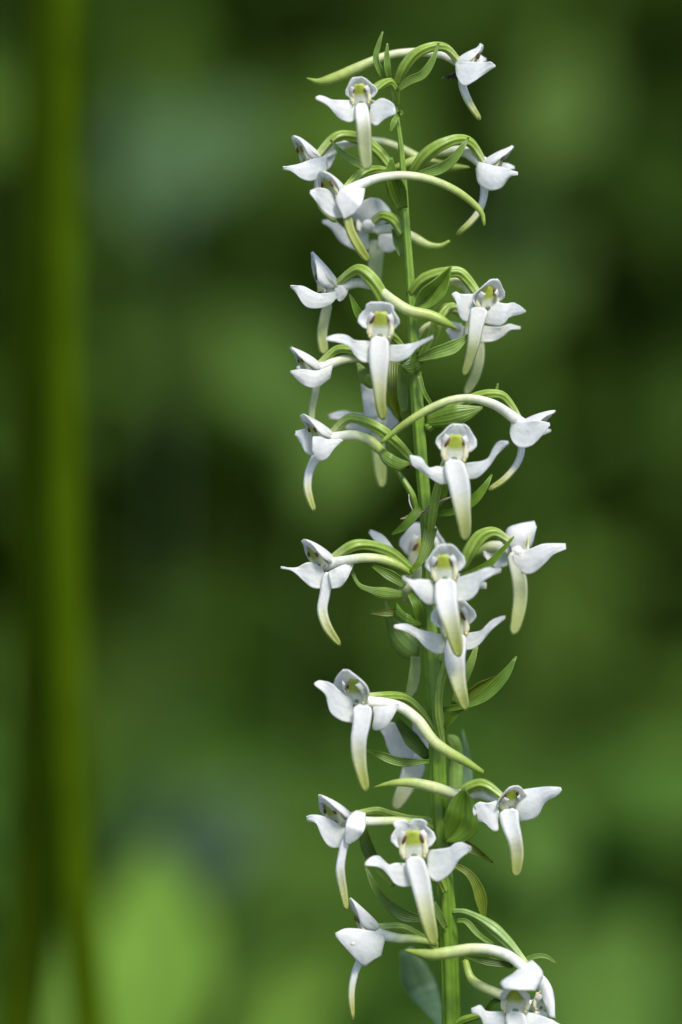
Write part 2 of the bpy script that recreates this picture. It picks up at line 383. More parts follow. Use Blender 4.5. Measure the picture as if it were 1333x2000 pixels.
def flower(c, d, yaw, pitch=0, roll=0, s=1.0, lean=25, bend=45, L=6.6, W=3.9, sep=(), lip=None, lw=None, spur=None, sw=None, ovary=None, ow=None,
           dorsal=None, wall=True, lipc=None, curl=-35, notch=0.0, back=1.4, cupa=58, pmax=.72, pouch=(1, 1), autojoin=True, white=WHITE, tint=1.0, ovc=OV, point=.25):
    asym = 1 + rng.uniform(-.12, .12); tipx = rng.uniform(-.7, .7)
    if abs(yaw) < 30: roll += rng.uniform(-6, 6); yaw += rng.uniform(-6, 6)
    R = rot(yaw, pitch, roll) * (s * MM); O = at(c[0], c[1], d)
    def X(V): return np.asarray(V) @ R.T + O
    wht = tuple(v * tint for v in white)
    tip = tuple(np.array(wht) * (1 - rng.choice([0, 0, .05, .16]) * np.array((.6, .9, 1.8))))
    st_w = [(0, tuple(np.array(wht) * (.985, 1, .93))), (.3, wht), (.93, wht), (1, tip)]
    # the column: green shield between the pollen pouches, pale below; with the white receptacle behind, this carries the flower
    cl = math.radians(max(0, lean - 22) * .75)
    def K(V):          # the column leans forward under the hood
        V = np.array(V, float); y = V[:, 1] - .3; z = V[:, 2] + 2.2
        f = np.clip(z / 2.0, 0, 1); a = cl * f
        V[:, 1] = .3 + y * np.cos(a) - z * np.sin(a); V[:, 2] = -2.2 + y * np.sin(a) + z * np.cos(a)
        return V
    n, m = 11, 11; V = []; C = []
    for i in range(n):
        z = -2.5 + 5.6 * i / (n - 1); zz = (z + 2.5) / 5.6
        wd = 2.55 * (1 - .42 * zz ** 1.4) * math.sqrt(1 - .75 * max(0, (zz - .72) / .28) ** 2) * math.sqrt(1 - .7 * max(0, (.2 - zz) / .2) ** 2)
        for j in range(m):
            u = -1 + 2 * j / (m - 1)
            y = -0.55 - .75 * (1 - u * u) * (.35 + .4 * zz) + .35 * (1 - zz) - .5 * zz
            V.append((u * wd, y, z))
            g = np.clip((zz - .40) / .2, 0, 1) * (1 - .3 * abs(u) ** 3)
            C.append(np.array((.76, .78, .66)) * (1 - g) + np.array((.42, .50, .06)) * g)
    V = np.array(V)
    Vs, Fs = shell(V.reshape(n, m, 3), .5); Cs = np.vstack([C, C])
    Vb, Fb = ball((0, .7, -1.0), (1.5, 1.2, 1.3), seg=12, rings=8)
    Va, Fa = join([(K(Vs), Fs), (Vb, Fb)])
    fl = link('flower', X(Va), Fa, M_COLUMN, orchid, np.vstack([Cs, np.tile(np.array(wht), (len(Vb), 1))]))
    if wall:
        for sx in (-1, 1):
            jit = rng.uniform(-6, 6); kz = rng.uniform(.85, 1.1)
            tz = Matrix.Rotation(math.radians(-24 * sx + jit), 3, 'Y')
            q_ = pouch[0 if sx < 0 else 1]
            Vp, Fp = ball((1.58 * sx, -1.30, 1.5), (.33 * q_, .34, .88 * kz * q_), tz)
            link('pollen_pouch', X(K(Vp)), Fp, M_BROWN, fl)
            # cream ridge that carries the stalk of the pollen mass down to the sticky disc
            pts = spline([(1.5*sx, -.85, 2.3), (1.85*sx, -.85, .8), (2.15*sx, -.9, -.5), (1.95*sx, -1.0, -1.75)], 9)
            V3 = []
            for i, p in enumerate(pts):
                rr = .56 if i < 8 else .3
                for j in range(8):
                    a = 2 * math.pi * j / 8; V3.append((p[0] + rr * math.cos(a), p[1] + rr * .8 * math.sin(a), p[2]))
            cc = np.repeat(ramp([(0, (.60, .55, .28)), (.4, (.74, .72, .46)), (1, (.80, .79, .56))], np.linspace(0, 1, 9)), 8, 0)
            link('column_ridge', X(K(V3)), grid_faces(9, 8, True) + [tuple(range(7, -1, -1)), tuple(range(64, 72))], M_COLUMN, fl, cc)
            Vd, Fd = ball((1.9 * sx, -1.36, -1.7), (.24, .18, .28)); link('sticky_disc', X(K(Vd)), Fd, M_DISC, fl)
        Vt, Ft = ball((.05, -.98, -1.5), (.55, .2, .42)); link('throat', X(K(Vt)), Ft, M_THROAT, fl)  # solid dark ball painted in place of the shaded hole
    # dorsal sepal: the spoon-shaped hood
    n, m = 16, 13; t = np.linspace(0, 1, n)
    sp = np.zeros((n, 3)); nr = np.zeros((n, 3)); p = np.array([0, back, -.6])
    for i in range(n):
        a = math.radians(lean + bend * t[i] + (curl * max(0, (t[i] - .72) / .28) if curl else 0))
        dr = np.array([0, -math.sin(a), math.cos(a)]); nr[i] = (0, math.cos(a), math.sin(a))
        sp[i] = p; p = p + dr * L / (n - 1)
    if dorsal is None:
        wv = np.interp(t, [0, .18, .42, .62, .8, .92, 1], [.50*W, .86*W, W, .90*W, .62*W, (.2+point)*W, point*W])
        al = np.interp(t, [0, .4, .8, 1], [95, cupa, cupa * .7, cupa * .45])
        G = np.zeros((n, m, 3)); ph = rng.uniform(0, 6, 3)
        for i in range(n):
            A = math.radians(al[i]); rr = wv[i] / A * 1.12
            for j in range(m):
                u = -1 + 2 * j / (m - 1)
                ruf = .24 * abs(u) ** 3 * math.sin(7 * t[i] + ph[0] + 2 * u) + .05 * math.sin(9 * u + ph[1] + 4 * t[i])
                q = sp[i] + np.array([rr * math.sin(A * u) * (asym if u > 0 else 2 - asym) + tipx * t[i] ** 3, 0, 0]) - nr[i] * (rr * (1 - math.cos(A * u)) + ruf)
                q = q - np.array([0, 0, 1.0]) * notch * math.exp(-(u / .16) ** 2) * max(0, (t[i] - .75) / .25)
                G[i, j] = q
        Vh, Fh = shell(G, .24)
        link('dorsal_sepal', X(Vh), Fh, M_PETAL, fl, np.tile(np.array(wht), (len(Vh), 1)), rim=2 * (n + m - 2))
    else:
        blade('dorsal_sepal', dorsal[0], dorsal[1], dorsal[2], M_PETAL, fl, st_w, cup=.3, ruffle=.35, m=13, thick=.24)
    if wall:      # the two narrow petals inside the hood
        for sx in (-1, 1):
            nn, mm = 13, 6; G = np.zeros((nn, mm, 3))
            for i in range(nn):
                f = i / (nn - 1) * pmax; k = f * (n - 1); i0 = min(int(k), n - 2); fr = k - i0
                S = sp[i0] * (1 - fr) + sp[i0 + 1] * fr; N_ = nr[i0] * (1 - fr) + nr[i0 + 1] * fr
                ox = np.interp(f, [0, .25, .55, .8, .9], [1.3, 2.3, 2.3, 1.5, .5]) * W / 3.9
                wd = np.interp(f, [0, .25, .6, .9], [.8, 1.25, 1.05, .3])
                of = np.interp(f, [0, .3, .7, .9], [.7, 1.25, 1.15, .7])
                for j in range(mm):
                    v = j / (mm - 1)
                    G[i, j] = S + np.array([sx * (ox - .75 * v * v), 0, 0]) - N_ * (of + wd * v)
            Vp, Fp = shell(G, .3)
            tcol = ramp([(0, (.76, .77, .62)), (.5, (.79, .80, .70)), (1, (.80, .81, .80))], np.repeat(np.linspace(0, 1, nn), mm)) * tint
            link('petal', X(Vp), Fp, M_PETAL, fl, np.vstack([tcol, tcol]), rim=2 * (nn + mm - 2))
    for q, (A, B, dd) in enumerate(sep):
        blade('lateral_sepal', A, B, [d + v for v in dd], M_PETAL, fl, st_w, cup=rng.uniform(-.04, .16), ruffle=.24, thick=.24, seed=q, m=17, n=22, veins=3, vamp=.016, vcol=.01)
    if lip:
        lc = lipc or [(0, wht), (.38, wht), (.62, (.74, .76, .46)), (.82, (.52, .57, .18)), (1, (.42, .50, .12))]
        P = [(x, y, d + dz) for x, y, dz in lip]
        if wall and max(lw) > 12 and abs(yaw) < 18: P = [unat(X([(.05, -1.0, -1.7)])[0]), unat(X([(.05, -1.35, -2.6)])[0])] + P[1:]; lw = [lw[0] * .75, lw[0] * .85] + list(lw[1:])
        ribbon('lip', P, lw, M_PETAL, fl, lc, cup=.28, thick=.9, n=26, m=9, round_ends=True)
    rear = unat(X([(0, back * .55, -.9)])[0])
    if ovary and wall and autojoin: ovary = list(ovary[:-1]) + [rear]
    if spur and wall and autojoin: spur = [unat(X([(0, .5, -1.7)])[0])] + list(spur)[1:]
    if spur:
        tube('spur', spur, sw, M_GREEN, fl, [(0, wht), (.22, (.76, .78, .70)), (.5, (.60, .66, .34)), (.75, (.42, .52, .14)), (1, (.26, .38, .05))], seg=14, n=34, flat=.9, ribs=2, amp=.05, turns=.5)
    if ovary:
        tube('ovary', ovary, [v * rng.uniform(.85, .98) for v in ow], M_GREEN, fl, [(0, ovc), (.75, ovc), (1, LIMEP)], ribs=6, amp=.11, turns=rng.uniform(.8, 1.4), seg=36, n=30, stripe=(OVL, .5))
    return fl

Z = (0, 1, 3); ZN = (0, 3, 6); ZF = (0, -3, -6)
# --- flowers from the top of the spike down
flower((912, 116), 0, 82, s=.85, lean=50, bend=26, L=7.5, W=4.1, back=3.0, cupa=80, pmax=.88, curl=-60,
       sep=[([(893, 122), (917, 121), (945, 122), (958, 121), (968, 128)], [(890, 125), (893, 150), (906, 168), (925, 160), (950, 142), (968, 130)], (1.5, 4, 4.5)),
            ([(915, 118), (935, 108), (950, 115)], [(915, 124), (935, 124), (950, 119)], (-2, -5, -6))],
       lip=[(903, 150, 0), (905, 172, 0), (918, 202, 0), (938, 234, 0)], lw=[7, 6, 6, 5, 3.5],
       spur=[(895, 120, 0), (870, 108, -2), (845, 104, -3), (805, 102, -3.5), (760, 108, -3.5), (715, 125, -3), (665, 148, -3), (625, 160, -3), (600, 153, -3)], sw=[9, 8.5, 8, 7.5, 8, 9, 11, 10, 1.5],
       ovary=[(773, 172, 0), (788, 135, 2), (812, 106, 3), (845, 92, 3), (872, 95, 2), (897, 112, 0)], ow=[7, 11, 12, 10, 8, 8])
bract([(776, 178, 3), (800, 158, 4), (826, 146, 5), (845, 118, 5), (857, 85, 4)], [3, 9, 9, 6, .8], BRP, tip=(.05, .04, .02))
bract([(757, 158, 1), (743, 138, 2), (735, 112, 2), (741, 85, 2), (748, 62, 2)], [4, 7, 6, 5, .6], BRP, tilt=25)
bract([(760, 152, 2), (757, 130, 3), (756, 108, 3), (757, 85, 3)], [5, 7, 5, .6], BRP)
flower((705, 188), 9, -8, 8, s=.78, L=6.0, lean=14, bend=31, W=4.2,
       sep=[([(688, 196), (652, 195), (626, 187), (617, 190)], [(700, 225), (686, 239), (664, 232), (641, 207), (617, 193)], Z),
            ([(724, 207), (746, 192), (769, 204), (773, 220)], [(720, 237), (735, 246), (750, 234), (773, 222)], Z)],
       lip=[(708, 207, 1.5), (710, 240, 2), (713, 290, 1), (717, 332, 0)], lw=[15, 13, 12.5, 11, 9],
       lipc=[(0, WHITE), (.2, WHITE), (.45, (.66, .70, .46)), (1, (.50, .58, .26))],
       spur=[(712, 195, 4), (735, 205, -2), (755, 222, -6)], sw=[9, 8, 5],
       ovary=[(776, 205, 0), (773, 178, 2), (758, 160, 4), (733, 162, 6)], ow=[6, 8, 9, 8])
bract([(776, 228, 2), (770, 238, 3), (763, 258, 3)], [5, 6, 1], BRP)
bract([(778, 224, 1), (783, 221, 2), (787, 224, 2)], [4, 5, 2], BRP)
flower((604, 300), 0, -72, s=.85, lean=42, bend=28, L=8.5, W=4.1, back=3.0, cupa=80, pmax=.88, curl=20,
       sep=[([(640, 305), (610, 311), (582, 321), (553, 326)], [(640, 331), (622, 348), (607, 354), (589, 349), (570, 335), (553, 331)], (2, 4, 5)),
            ([(630, 292), (645, 289), (658, 296)], [(632, 318), (641, 331), (650, 318), (658, 300)], (-2, -3, -4))],
       lip=[(625, 335, -2), (624, 370, -3), (629, 398, -3), (640, 416, -3), (657, 433, -3)], lw=[8, 8, 7, 7, 4],
       spur=[(630, 305, -1), (662, 288, -4), (700, 277, -6), (740, 276, -8), (780, 288, -8), (820, 310, -8), (865, 325, -8), (917, 327, -7)], sw=[13, 11, 8, 8, 8, 9, 11, 12, 1.5],
       ovary=[(766, 332, -1), (738, 295, -2), (702, 272, -3), (660, 266, -1), (628, 287, 0)], ow=[9, 11, 12, 10, 8])
bract([(720, 328, 3), (694, 317, 3), (667, 298, 3), (646, 274, 2)], [7, 8, 6, .8], BRP, tip=(.04, .03, .02))
flower((655, 368), 8, -52, 4, s=.9, lean=42, bend=30, L=8.2, W=4.1, back=3.0, cupa=80, pmax=.88, curl=15,
       sep=[([(700, 362), (682, 364), (664, 372), (655, 392)], [(714, 366), (707, 398), (690, 419), (672, 428)], (0, 3, 3)),
            ([(660, 393), (641, 371), (622, 367), (606, 373)], [(672, 426), (650, 425), (632, 412), (606, 377)], (1, 2, 2))],
       lip=[(679, 410, 2), (684, 447, 2), (701, 481, 2), (720, 510, 1)], lw=[8, 8, 8, 8, 5], lipc=[(0, LIMEP), (.3, (.52, .56, .18)), (1, (.40, .48, .08))],
       spur=[(690, 375, 8), (725, 352, 8), (760, 344, 8), (800, 343, 8), (845, 352, 7), (890, 372, 6), (925, 398, 5), (942, 418, 5), (946, 440, 5)], sw=[12, 10, 8, 8, 8, 8, 8, 7, 3],
       ovary=[(768, 338, 1), (735, 332, 3), (710, 337, 5), (688, 354, 7)], ow=[8, 10, 9, 7])
flower((962, 316), 0, 80, s=.85, lean=48, bend=32, L=8.8, W=4.1, back=3.0, cupa=80, pmax=.88, curl=-20,
       sep=[([(934, 316), (960, 323), (986, 328), (1012, 337)], [(930, 331), (935, 358), (956, 372), (979, 367), (996, 346), (1012, 342)], (1.5, 4, 5)),
            ([(955, 316), (985, 318), (1005, 325)], [(955, 330), (985, 332), (1005, 330)], (-2, -5, -6))],
       lip=[(947, 355, 0), (945, 385, 0), (937, 410, 0), (920, 433, 0), (893, 458, 0)], lw=[7, 6, 5, 5, 4],
       spur=[(945, 325, 0), (925, 305, -1), (905, 296, -2), (880, 295, -4), (845, 300, -5), (795, 320, -5), (758, 332, -5)], sw=[13, 12, 10, 9, 10, 9, 3],
       ovary=[(806, 338, 0), (830, 306, 2), (860, 284, 3), (895, 273, 2), (920, 280, 1), (948, 302, 0)], ow=[10, 13, 13, 11, 9, 8])
bract([(815, 340, 3), (858, 331, 4), (885, 312, 5), (903, 288, 5), (916, 269, 4)], [4, 11, 10, 7, .8], BRP, tip=(.06, .06, .02))
# the flower turned away behind
flower((718, 432), -8, 195, s=.9, wall=False, tint=.96,
       dorsal=([(735, 440), (700, 440), (688, 420), (706, 396), (722, 388)], [(748, 440), (764, 418), (752, 398), (738, 388), (724, 387)], (-9, -8, -6)),
       sep=[([(720, 455), (679, 450), (649, 429), (630, 431)], [(720, 487), (694, 488), (664, 470), (648, 447), (630, 435)], (-2, -3, -4)),
            ([(740, 458), (755, 449), (767, 456), (775, 480)], [(738, 480), (748, 490), (760, 493), (775, 486)], (-2, -3, -4))],
       lip=[(735, 470, -3), (733, 515, -3), (731, 570, -3)], lw=[16, 14, 12, 10], lipc=[(0, (.62, .67, .50)), (.5, (.46, .54, .26)), (1, (.42, .50, .22))],
       spur=[(735, 450, -6), (770, 448, -6), (805, 462, -5), (835, 478, -4), (860, 480, -4), (878, 471, -4)], sw=[8, 9, 9, 9, 6, 3],
       ovary=[(786, 458, -1), (772, 432, -3), (748, 421, -4), (730, 432, -5)], ow=[9, 11, 10, 8])
bract([(787, 408, 1), (775, 372, 4), (765, 340, 6), (765, 307, 6)], [10, 19, 14, 1], BR, c2=BRP)
bract([(785, 500, -2), (776, 475, -3), (768, 448, -4)], [5, 8, 2], BRP)
flower((636, 552), 0, -84, s=.95, lean=30, bend=22, L=9.0, W=5.2, back=3.0, cupa=80, pmax=.88, curl=0, point=.12,
       sep=[([(660, 569), (623, 573), (592, 559), (568, 558)], [(658, 581), (647, 594), (625, 602), (598, 599), (576, 568), (568, 561)], (2, 4, 5)),
            ([(654, 563), (670, 559), (683, 560)], [(657, 582), (664, 589), (674, 581), (683, 563)], (2, 1.5, 0))],
       lip=[(641, 592, -1), (635, 620, -2), (630, 655, -2), (634, 692, -2)], lw=[8, 9, 9, 9, 8], lipc=[(0, (.66, .70, .50)), (.6, (.54, .60, .28)), (1, (.44, .52, .16))],
       spur=[(660, 555, 0), (697, 553, 1), (735, 562, 3), (765, 585, 6), (800, 607, 7), (840, 616, 7), (868, 629, 7), (892, 642, 6)], sw=[12, 10, 9, 9, 10, 11, 11, 11, 2],
       ovary=[(756, 618, 3), (746, 580, 4), (726, 545, 4), (700, 527, 3), (670, 536, 1)], ow=[12, 15, 14, 11, 8])
bract([(712, 634, 3), (698, 608, 4), (690, 590, 4), (682, 573, 4)], [5, 9, 5, .6], BR, tip=(.06, .05, .02))
flower((745, 640), 12, -4, 4, pouch=(1.1, .45), s=1.0, lean=8, bend=32, W=4.3, L=6.0, curl=-20, point=.4,
       sep=[([(728, 666), (692, 664), (678, 655), (658, 653), (637, 660)], [(727, 708), (709, 707), (694, 695), (682, 677), (658, 668), (637, 664)], Z),
            ([(762, 674), (805, 671), (824, 664), (846, 656)], [(758, 705), (779, 707), (799, 697), (815, 680), (846, 661)], Z)],
       lip=[(744, 668, 1), (741, 708, 1.5), (742, 750, 1), (744, 790, 0), (749, 820, -1)], lw=[22, 18, 14, 11, 9, 7.5],
       spur=[(748, 650, 8), (765, 665, 4), (778, 690, 2)], sw=[9, 8, 5], ovary=[(800, 705, 2), (785, 680, 4), (765, 655, 7), (750, 640, 10)], ow=[8, 9, 8, 8])
flower((948, 586), 5, 24, 6, -8, s=.95, lean=26, bend=40, L=6.6,
       sep=[([(925, 574), (900, 574), (890, 570), (883, 575)], [(925, 632), (903, 625), (895, 608), (892, 590), (883, 577)], (1, 1.5, 2)),
            ([(962, 588), (988, 593), (1006, 592), (1027, 606)], [(938, 630), (973, 637), (986, 631), (995, 620), (1021, 613), (1027, 609)], Z)],
       lip=[(938, 600, 1.5), (930, 638, 2), (925, 672, 2), (916, 705, 1), (906, 734, 0)], lw=[18, 14, 12, 10, 8, 6],
       lipc=[(0, WHITE), (.35, (.76, .78, .72)), (.6, (.56, .61, .30)), (1, (.40, .49, .12))],
       spur=[(930, 572, 3), (913, 562, 1), (893, 551, 0), (858, 549, -2), (806, 562, -4)], sw=[11, 10, 9, 8, 6],
       ovary=[(802, 572, 0), (830, 545, 2), (870, 533, 3), (902, 535, 3), (930, 556, 3)], ow=[10, 13, 12, 10, 8])
bractAB([(810, 600), (820, 570), (850, 545), (881, 519)], [(812, 606), (845, 600), (872, 570), (882, 521)], (4, 7, 6), BR, fold=.5, cup=0, c2=BRP)
flower((925, 640), -5, 12, s=.8, wall=False, tint=.98, dorsal=([(915, 640), (910, 620), (925, 605)], [(935, 640), (940, 620), (927, 604)], (-5, -6)),
       sep=[([(935, 635), (976, 639), (995, 633), (1017, 638)], [(930, 668), (963, 667), (984, 656), (996, 645), (1017, 643)], (0, 1, 2)),
            ([(910, 638), (890, 637), (871, 645)], [(908, 660), (897, 664), (886, 667), (872, 649)], (0, 1, 2))],
       lip=[(934, 655, 0), (936, 700, 0), (928, 735, 0), (909, 771, 0)], lw=[11, 10, 9, 9, 6], lipc=[(0, (.62, .67, .45)), (1, (.48, .55, .22))],
       spur=[(900, 640, -4), (860, 632, -3), (832, 638, -2), (814, 665, -1), (812, 695, -1)], sw=[8, 7, 6, 6, 5],
       ovary=[(818, 706, 1), (843, 665, 3), (858, 622, 4), (880, 601, 3), (903, 615, 0)], ow=[8, 12, 13, 12, 9])
bract([(815, 702, 4), (850, 690, 6), (885, 678, 6), (916, 655, 5)], [5, 12, 14, 2], BRP)
bractAB([(783, 715), (800, 700), (820, 684)], [(785, 716), (802, 733), (823, 724)], (4, 3.5, 1.5), BRD, cup=.3)
bract([(820, 735, 3), (828, 765, 3), (843, 790, 2)], [4, 4, 3], BRP)
flower((606, 710), 2, -74, s=.82, lean=46, bend=30, L=8.8, W=4.1, back=3.0, cupa=80, pmax=.88, curl=-10,
       sep=[([(651, 712), (620, 724), (591, 721), (568, 724)], [(645, 739), (618, 757), (595, 753), (568, 728)], (2, 4, 5)),
            ([(615, 718), (595, 711), (580, 717)], [(615, 728), (595, 724), (580, 720)], (-3, -5, -6))],
       lip=[(619, 745, 0), (616, 770, 0), (610, 798, -1), (609, 830, -1)], lw=[6.5, 6, 6, 6, 5], lipc=[(0, (.70, .73, .56)), (1, (.50, .57, .24))],
       spur=[(632, 714, 2), (665, 704, 2), (695, 700, 2), (730, 705, 0), (762, 722, -3)], sw=[11, 9, 8.5, 8, 5],
       ovary=[(746, 716, 3), (712, 694, 3), (682, 682, 3), (656, 684, 2), (634, 699, 2)], ow=[10, 10, 9, 8, 7])
flower((735, 815), -9, 172, s=.9, wall=False, tint=.95,
       dorsal=([(714, 815), (709, 780), (706, 750)], [(742, 815), (738, 785), (730, 750)], (-7, -8, -8)),
       sep=[([(745, 808), (690, 807), (671, 802), (641, 810)], [(748, 838), (712, 822), (661, 819), (643, 817)], (-1, -1, -2)),
            ([(735, 800), (755, 795), (766, 808), (778, 823)], [(735, 840), (750, 845), (765, 838), (778, 827)], (-1, -1, -1)),
            ([(735, 825), (700, 820), (674, 832)], [(735, 850), (715, 846), (676, 836)], (-2, -3, -4))],
       lip=[(738, 840, -1), (741, 890, 0), (747, 953, 0)], lw=[13, 12, 12, 11, 6], lipc=[(0, (.66, .70, .5)), (.5, (.46, .55, .24)), (1, (.40, .50, .16))])
bractAB([(697, 710), (702, 740), (718, 757), (735, 760)], [(700, 708), (722, 725), (735, 742), (740, 758)], (-2, -1, -3), BRP)
bract([(768, 694, 5), (766, 735, 7), (767, 775, 7), (783, 822, 4)], [8, 11, 11, 9, 2], OLIVE)
bract([(792, 805, -3), (786, 765, -4), (782, 735, -4), (778, 708, -4)], [6, 11, 10, 2], BRP)
flower((630, 845), 2, -66, 4, s=.9, lean=46, bend=24, L=8.8, W=4.1, back=3.0, cupa=80, pmax=.88, curl=-10,
       sep=[([(666, 858), (640, 858), (625, 853), (611, 853)], [(671, 860), (653, 876), (638, 896), (620, 900), (611, 880)], (2, 4, 6)),
            ([(610, 836), (592, 838), (578, 842)], [(612, 893), (598, 885), (589, 867), (577, 849)], (-1, 0, 0))],
       lip=[(619, 890, 2), (605, 920, 2), (601, 950, 2), (606, 975, 2), (614, 998, 2)], lw=[8, 7, 7, 6, 4.5],
       spur=[(645, 862, 3), (688, 850, 4), (720, 860, 5), (742, 878, 5), (760, 894, 5)], sw=[13, 10, 10, 11, 7],
       ovary=[(803, 898, 2), (776, 868, 4), (745, 840, 5), (710, 822, 4), (680, 818, 3), (650, 834, 2)], ow=[9, 12, 12, 11, 9, 8])
bractAB([(735, 868), (760, 883), (780, 895), (802, 903)], [(734, 872), (750, 905), (775, 919), (802, 907)], (5, 7, 3), BRP, cup=.5)
tube('flower_stalk', [(774, 914, 0), (790, 940, 1), (806, 968, 1.5), (815, 1002, 1.2)], [5, 6, 7, 5], M_GREEN, orchid, [(0, (.20, .30, .05)), (1, (.15, .25, .02))], ribs=5, amp=.08, seg=20)
flower((1037, 824), 2, 80, s=.9, lean=56, bend=28, L=9.0, W=4.1, back=3.0, cupa=80, pmax=.88, curl=10,
       sep=[([(1000, 820), (1022, 823), (1050, 821), (1074, 826)], [(996, 844), (1001, 862), (1015, 874), (1038, 871), (1056, 854), (1074, 831)], (1.5, 4, 5)),
            ([(1045, 838), (1063, 836), (1076, 839)], [(1045, 856), (1060, 850), (1076, 843)], (-3, -4, -5))],
       lip=[(1019, 862, 0), (1018, 885, 0), (1009, 908, 0), (985, 936, 0), (955, 957, 0)], lw=[6, 5.5, 5, 5, 4],
       spur=[(1012, 832, 2), (985, 802, 5), (960, 788, 7), (920, 778, 8), (880, 782, 9), (840, 798, 9), (800, 822, 9), (765, 848, 8), (746, 864, 8)], sw=[14, 10, 9, 8, 8, 8, 8, 7, 4],
       ovary=[(835, 836, 1), (870, 806, 1), (920, 780, 2), (955, 770, 3), (985, 776, 3), (1012, 803, 2)], ow=[9, 11, 11, 10, 8, 7])
bractAB([(833, 812), (882, 792), (943, 794)], [(833, 835), (882, 834), (916, 820), (943, 798)], (1.5, 4, 3), BRP, cup=.4, c2=BR)
bract([(935, 785, -2), (957, 776, -2), (968, 766, -2), (973, 749, -2)], [4, 4, 3, .6], BRP)
flower((888, 880), 12, 4, 3, pouch=(1.05, .7), s=1.0, lean=6, bend=29, W=4.2, L=6.1, curl=-25,
       sep=[([(880, 913), (854, 911), (838, 913), (824, 895), (801, 889)], [(880, 943), (862, 946), (844, 936), (821, 919), (806, 909), (801, 894)], Z),
            ([(908, 905), (951, 897), (965, 874), (974, 863), (993, 862)], [(912, 936), (933, 933), (954, 913), (972, 887), (993, 867)], Z)],
       lip=[(891, 905, 1), (897, 945, 1.5), (903, 990, 1), (908, 1028, 0), (909, 1056, -1)], lw=[24, 19, 15, 12, 8],
       spur=[(885, 890, 8), (870, 905, 4), (858, 930, 2)], sw=[9, 8, 5],
       ovary=[(838, 1050, 2), (845, 1008, 5), (853, 962, 7), (868, 915, 9), (884, 888, 10)], ow=[8, 9, 9, 8, 8])
bract([(850, 1004, 2), (890, 998, 3), (926, 976, 4), (946, 952, 4), (961, 927, 3)], [6, 7, 11, 8, 1], BR)
bract([(855, 990, 1), (866, 962, 2), (873, 938, 3)], [5, 9, 6], BR)
bract([(822, 992, 3), (808, 1008, 4), (790, 1028, 4), (766, 1044, 3)], [9, 9, 8, .8], BR)
bract([(842, 1030, 3.5), (832, 1072, 5), (818, 1100, 6), (802, 1118, 6)], [13, 11, 8, 4], (.14, .23, .02))
flower((630, 1088), 2, -58, 3, s=.92, lean=46, bend=24, L=9.0, W=4.1, back=3.0, cupa=80, pmax=.88, curl=15,
       sep=[([(632, 1108), (605, 1098), (576, 1109), (549, 1106)], [(638, 1150), (611, 1148), (597, 1138), (572, 1115), (549, 1110)], (1, 2, 3)),
            ([(642, 1117), (666, 1105), (691, 1100)], [(648, 1150), (666, 1146), (679, 1129), (690, 1105)], (3, 3, 2))],
       lip=[(642, 1118, 2), (635, 1160, 2), (630, 1192, 2), (640, 1225, 2), (665, 1261, 1)], lw=[10, 9, 9, 8, 4.5],
       spur=[(660, 1100, 3), (705, 1090, 5), (745, 1092, 5), (780, 1105, 5), (802, 1120, 4)], sw=[12, 9, 9, 9, 5],
       ovary=[(802, 1112, 1), (762, 1080, 1), (722, 1065, 2), (690, 1066, 3), (662, 1084, 2)], ow=[9, 13, 12, 11, 8])
bractAB([(690, 1110), (702, 1138), (725, 1146), (755, 1147), (787, 1155)], [(683, 1115), (700, 1146), (725, 1160), (750, 1169), (787, 1168)], (3, 4, 2), BRP, cup=.4)
bract([(728, 1105, 0), (762, 1124, 1), (792, 1142, 1)], [3, 11, 9], BR)
flower((828, 1086), -11, 4, s=1.15, lean=4, bend=21, L=6.3, W=4.2, tint=.98, point=.3,
       sep=[([(797, 1110), (780, 1088), (764, 1064), (746, 1044), (724, 1035)], [(797, 1116), (776, 1100), (752, 1080), (735, 1060), (721, 1040)], (8, 6, 3)),
            ([(850, 1112), (900, 1122), (951, 1138)], [(850, 1135), (900, 1146), (950, 1150)], (2, 4, 6))],
       lip=[(800, 1115, 11), (796, 1140, 11), (787, 1174, 10)], lw=[12, 13, 11, 7], lipc=[(0, LIMEP), (.6, (.58, .64, .34)), (1, (.5, .58, .24))])
flower((1015, 1068), -3, 128, s=.9, wall=False,
       dorsal=([(985, 1052), (992, 1032), (1015, 1023), (1044, 1018)], [(1004, 1078), (1022, 1078), (1037, 1068), (1048, 1030)], (-3, -3, -4)),
       sep=[([(999, 1070), (1027, 1074), (1062, 1062), (1105, 1062)], [(1003, 1114), (1036, 1121), (1062, 1103), (1080, 1084), (1106, 1072)], (1, 2, 2)),
            ([(995, 1064), (965, 1070), (944, 1078)], [(992, 1105), (972, 1110), (958, 1100), (944, 1083)], (-2, -3, -3))],
       lip=[(1003, 1078, 1), (1014, 1128, 1), (1016, 1170, 0), (1010, 1210, 0), (1002, 1240, 0)], lw=[14, 14, 13.5, 12, 8],
       lipc=[(0, (.74, .76, .70)), (.35, (.64, .68, .44)), (.8, (.50, .56, .22)), (1, (.46, .54, .2))],
       spur=[(995, 1072, -4), (960, 1068, -6), (930, 1082, -8)], sw=[12, 11, 8],
       ovary=[(903, 1108, 0), (920, 1072, 1), (940, 1048, 1), (965, 1040, 1), (993, 1057, 0)], ow=[10, 14, 15, 11, 9])
bract([(900, 1126, 3), (948, 1107, 4), (977, 1079, 4), (1004, 1048, 4)], [3, 8, 6, .8], BR)
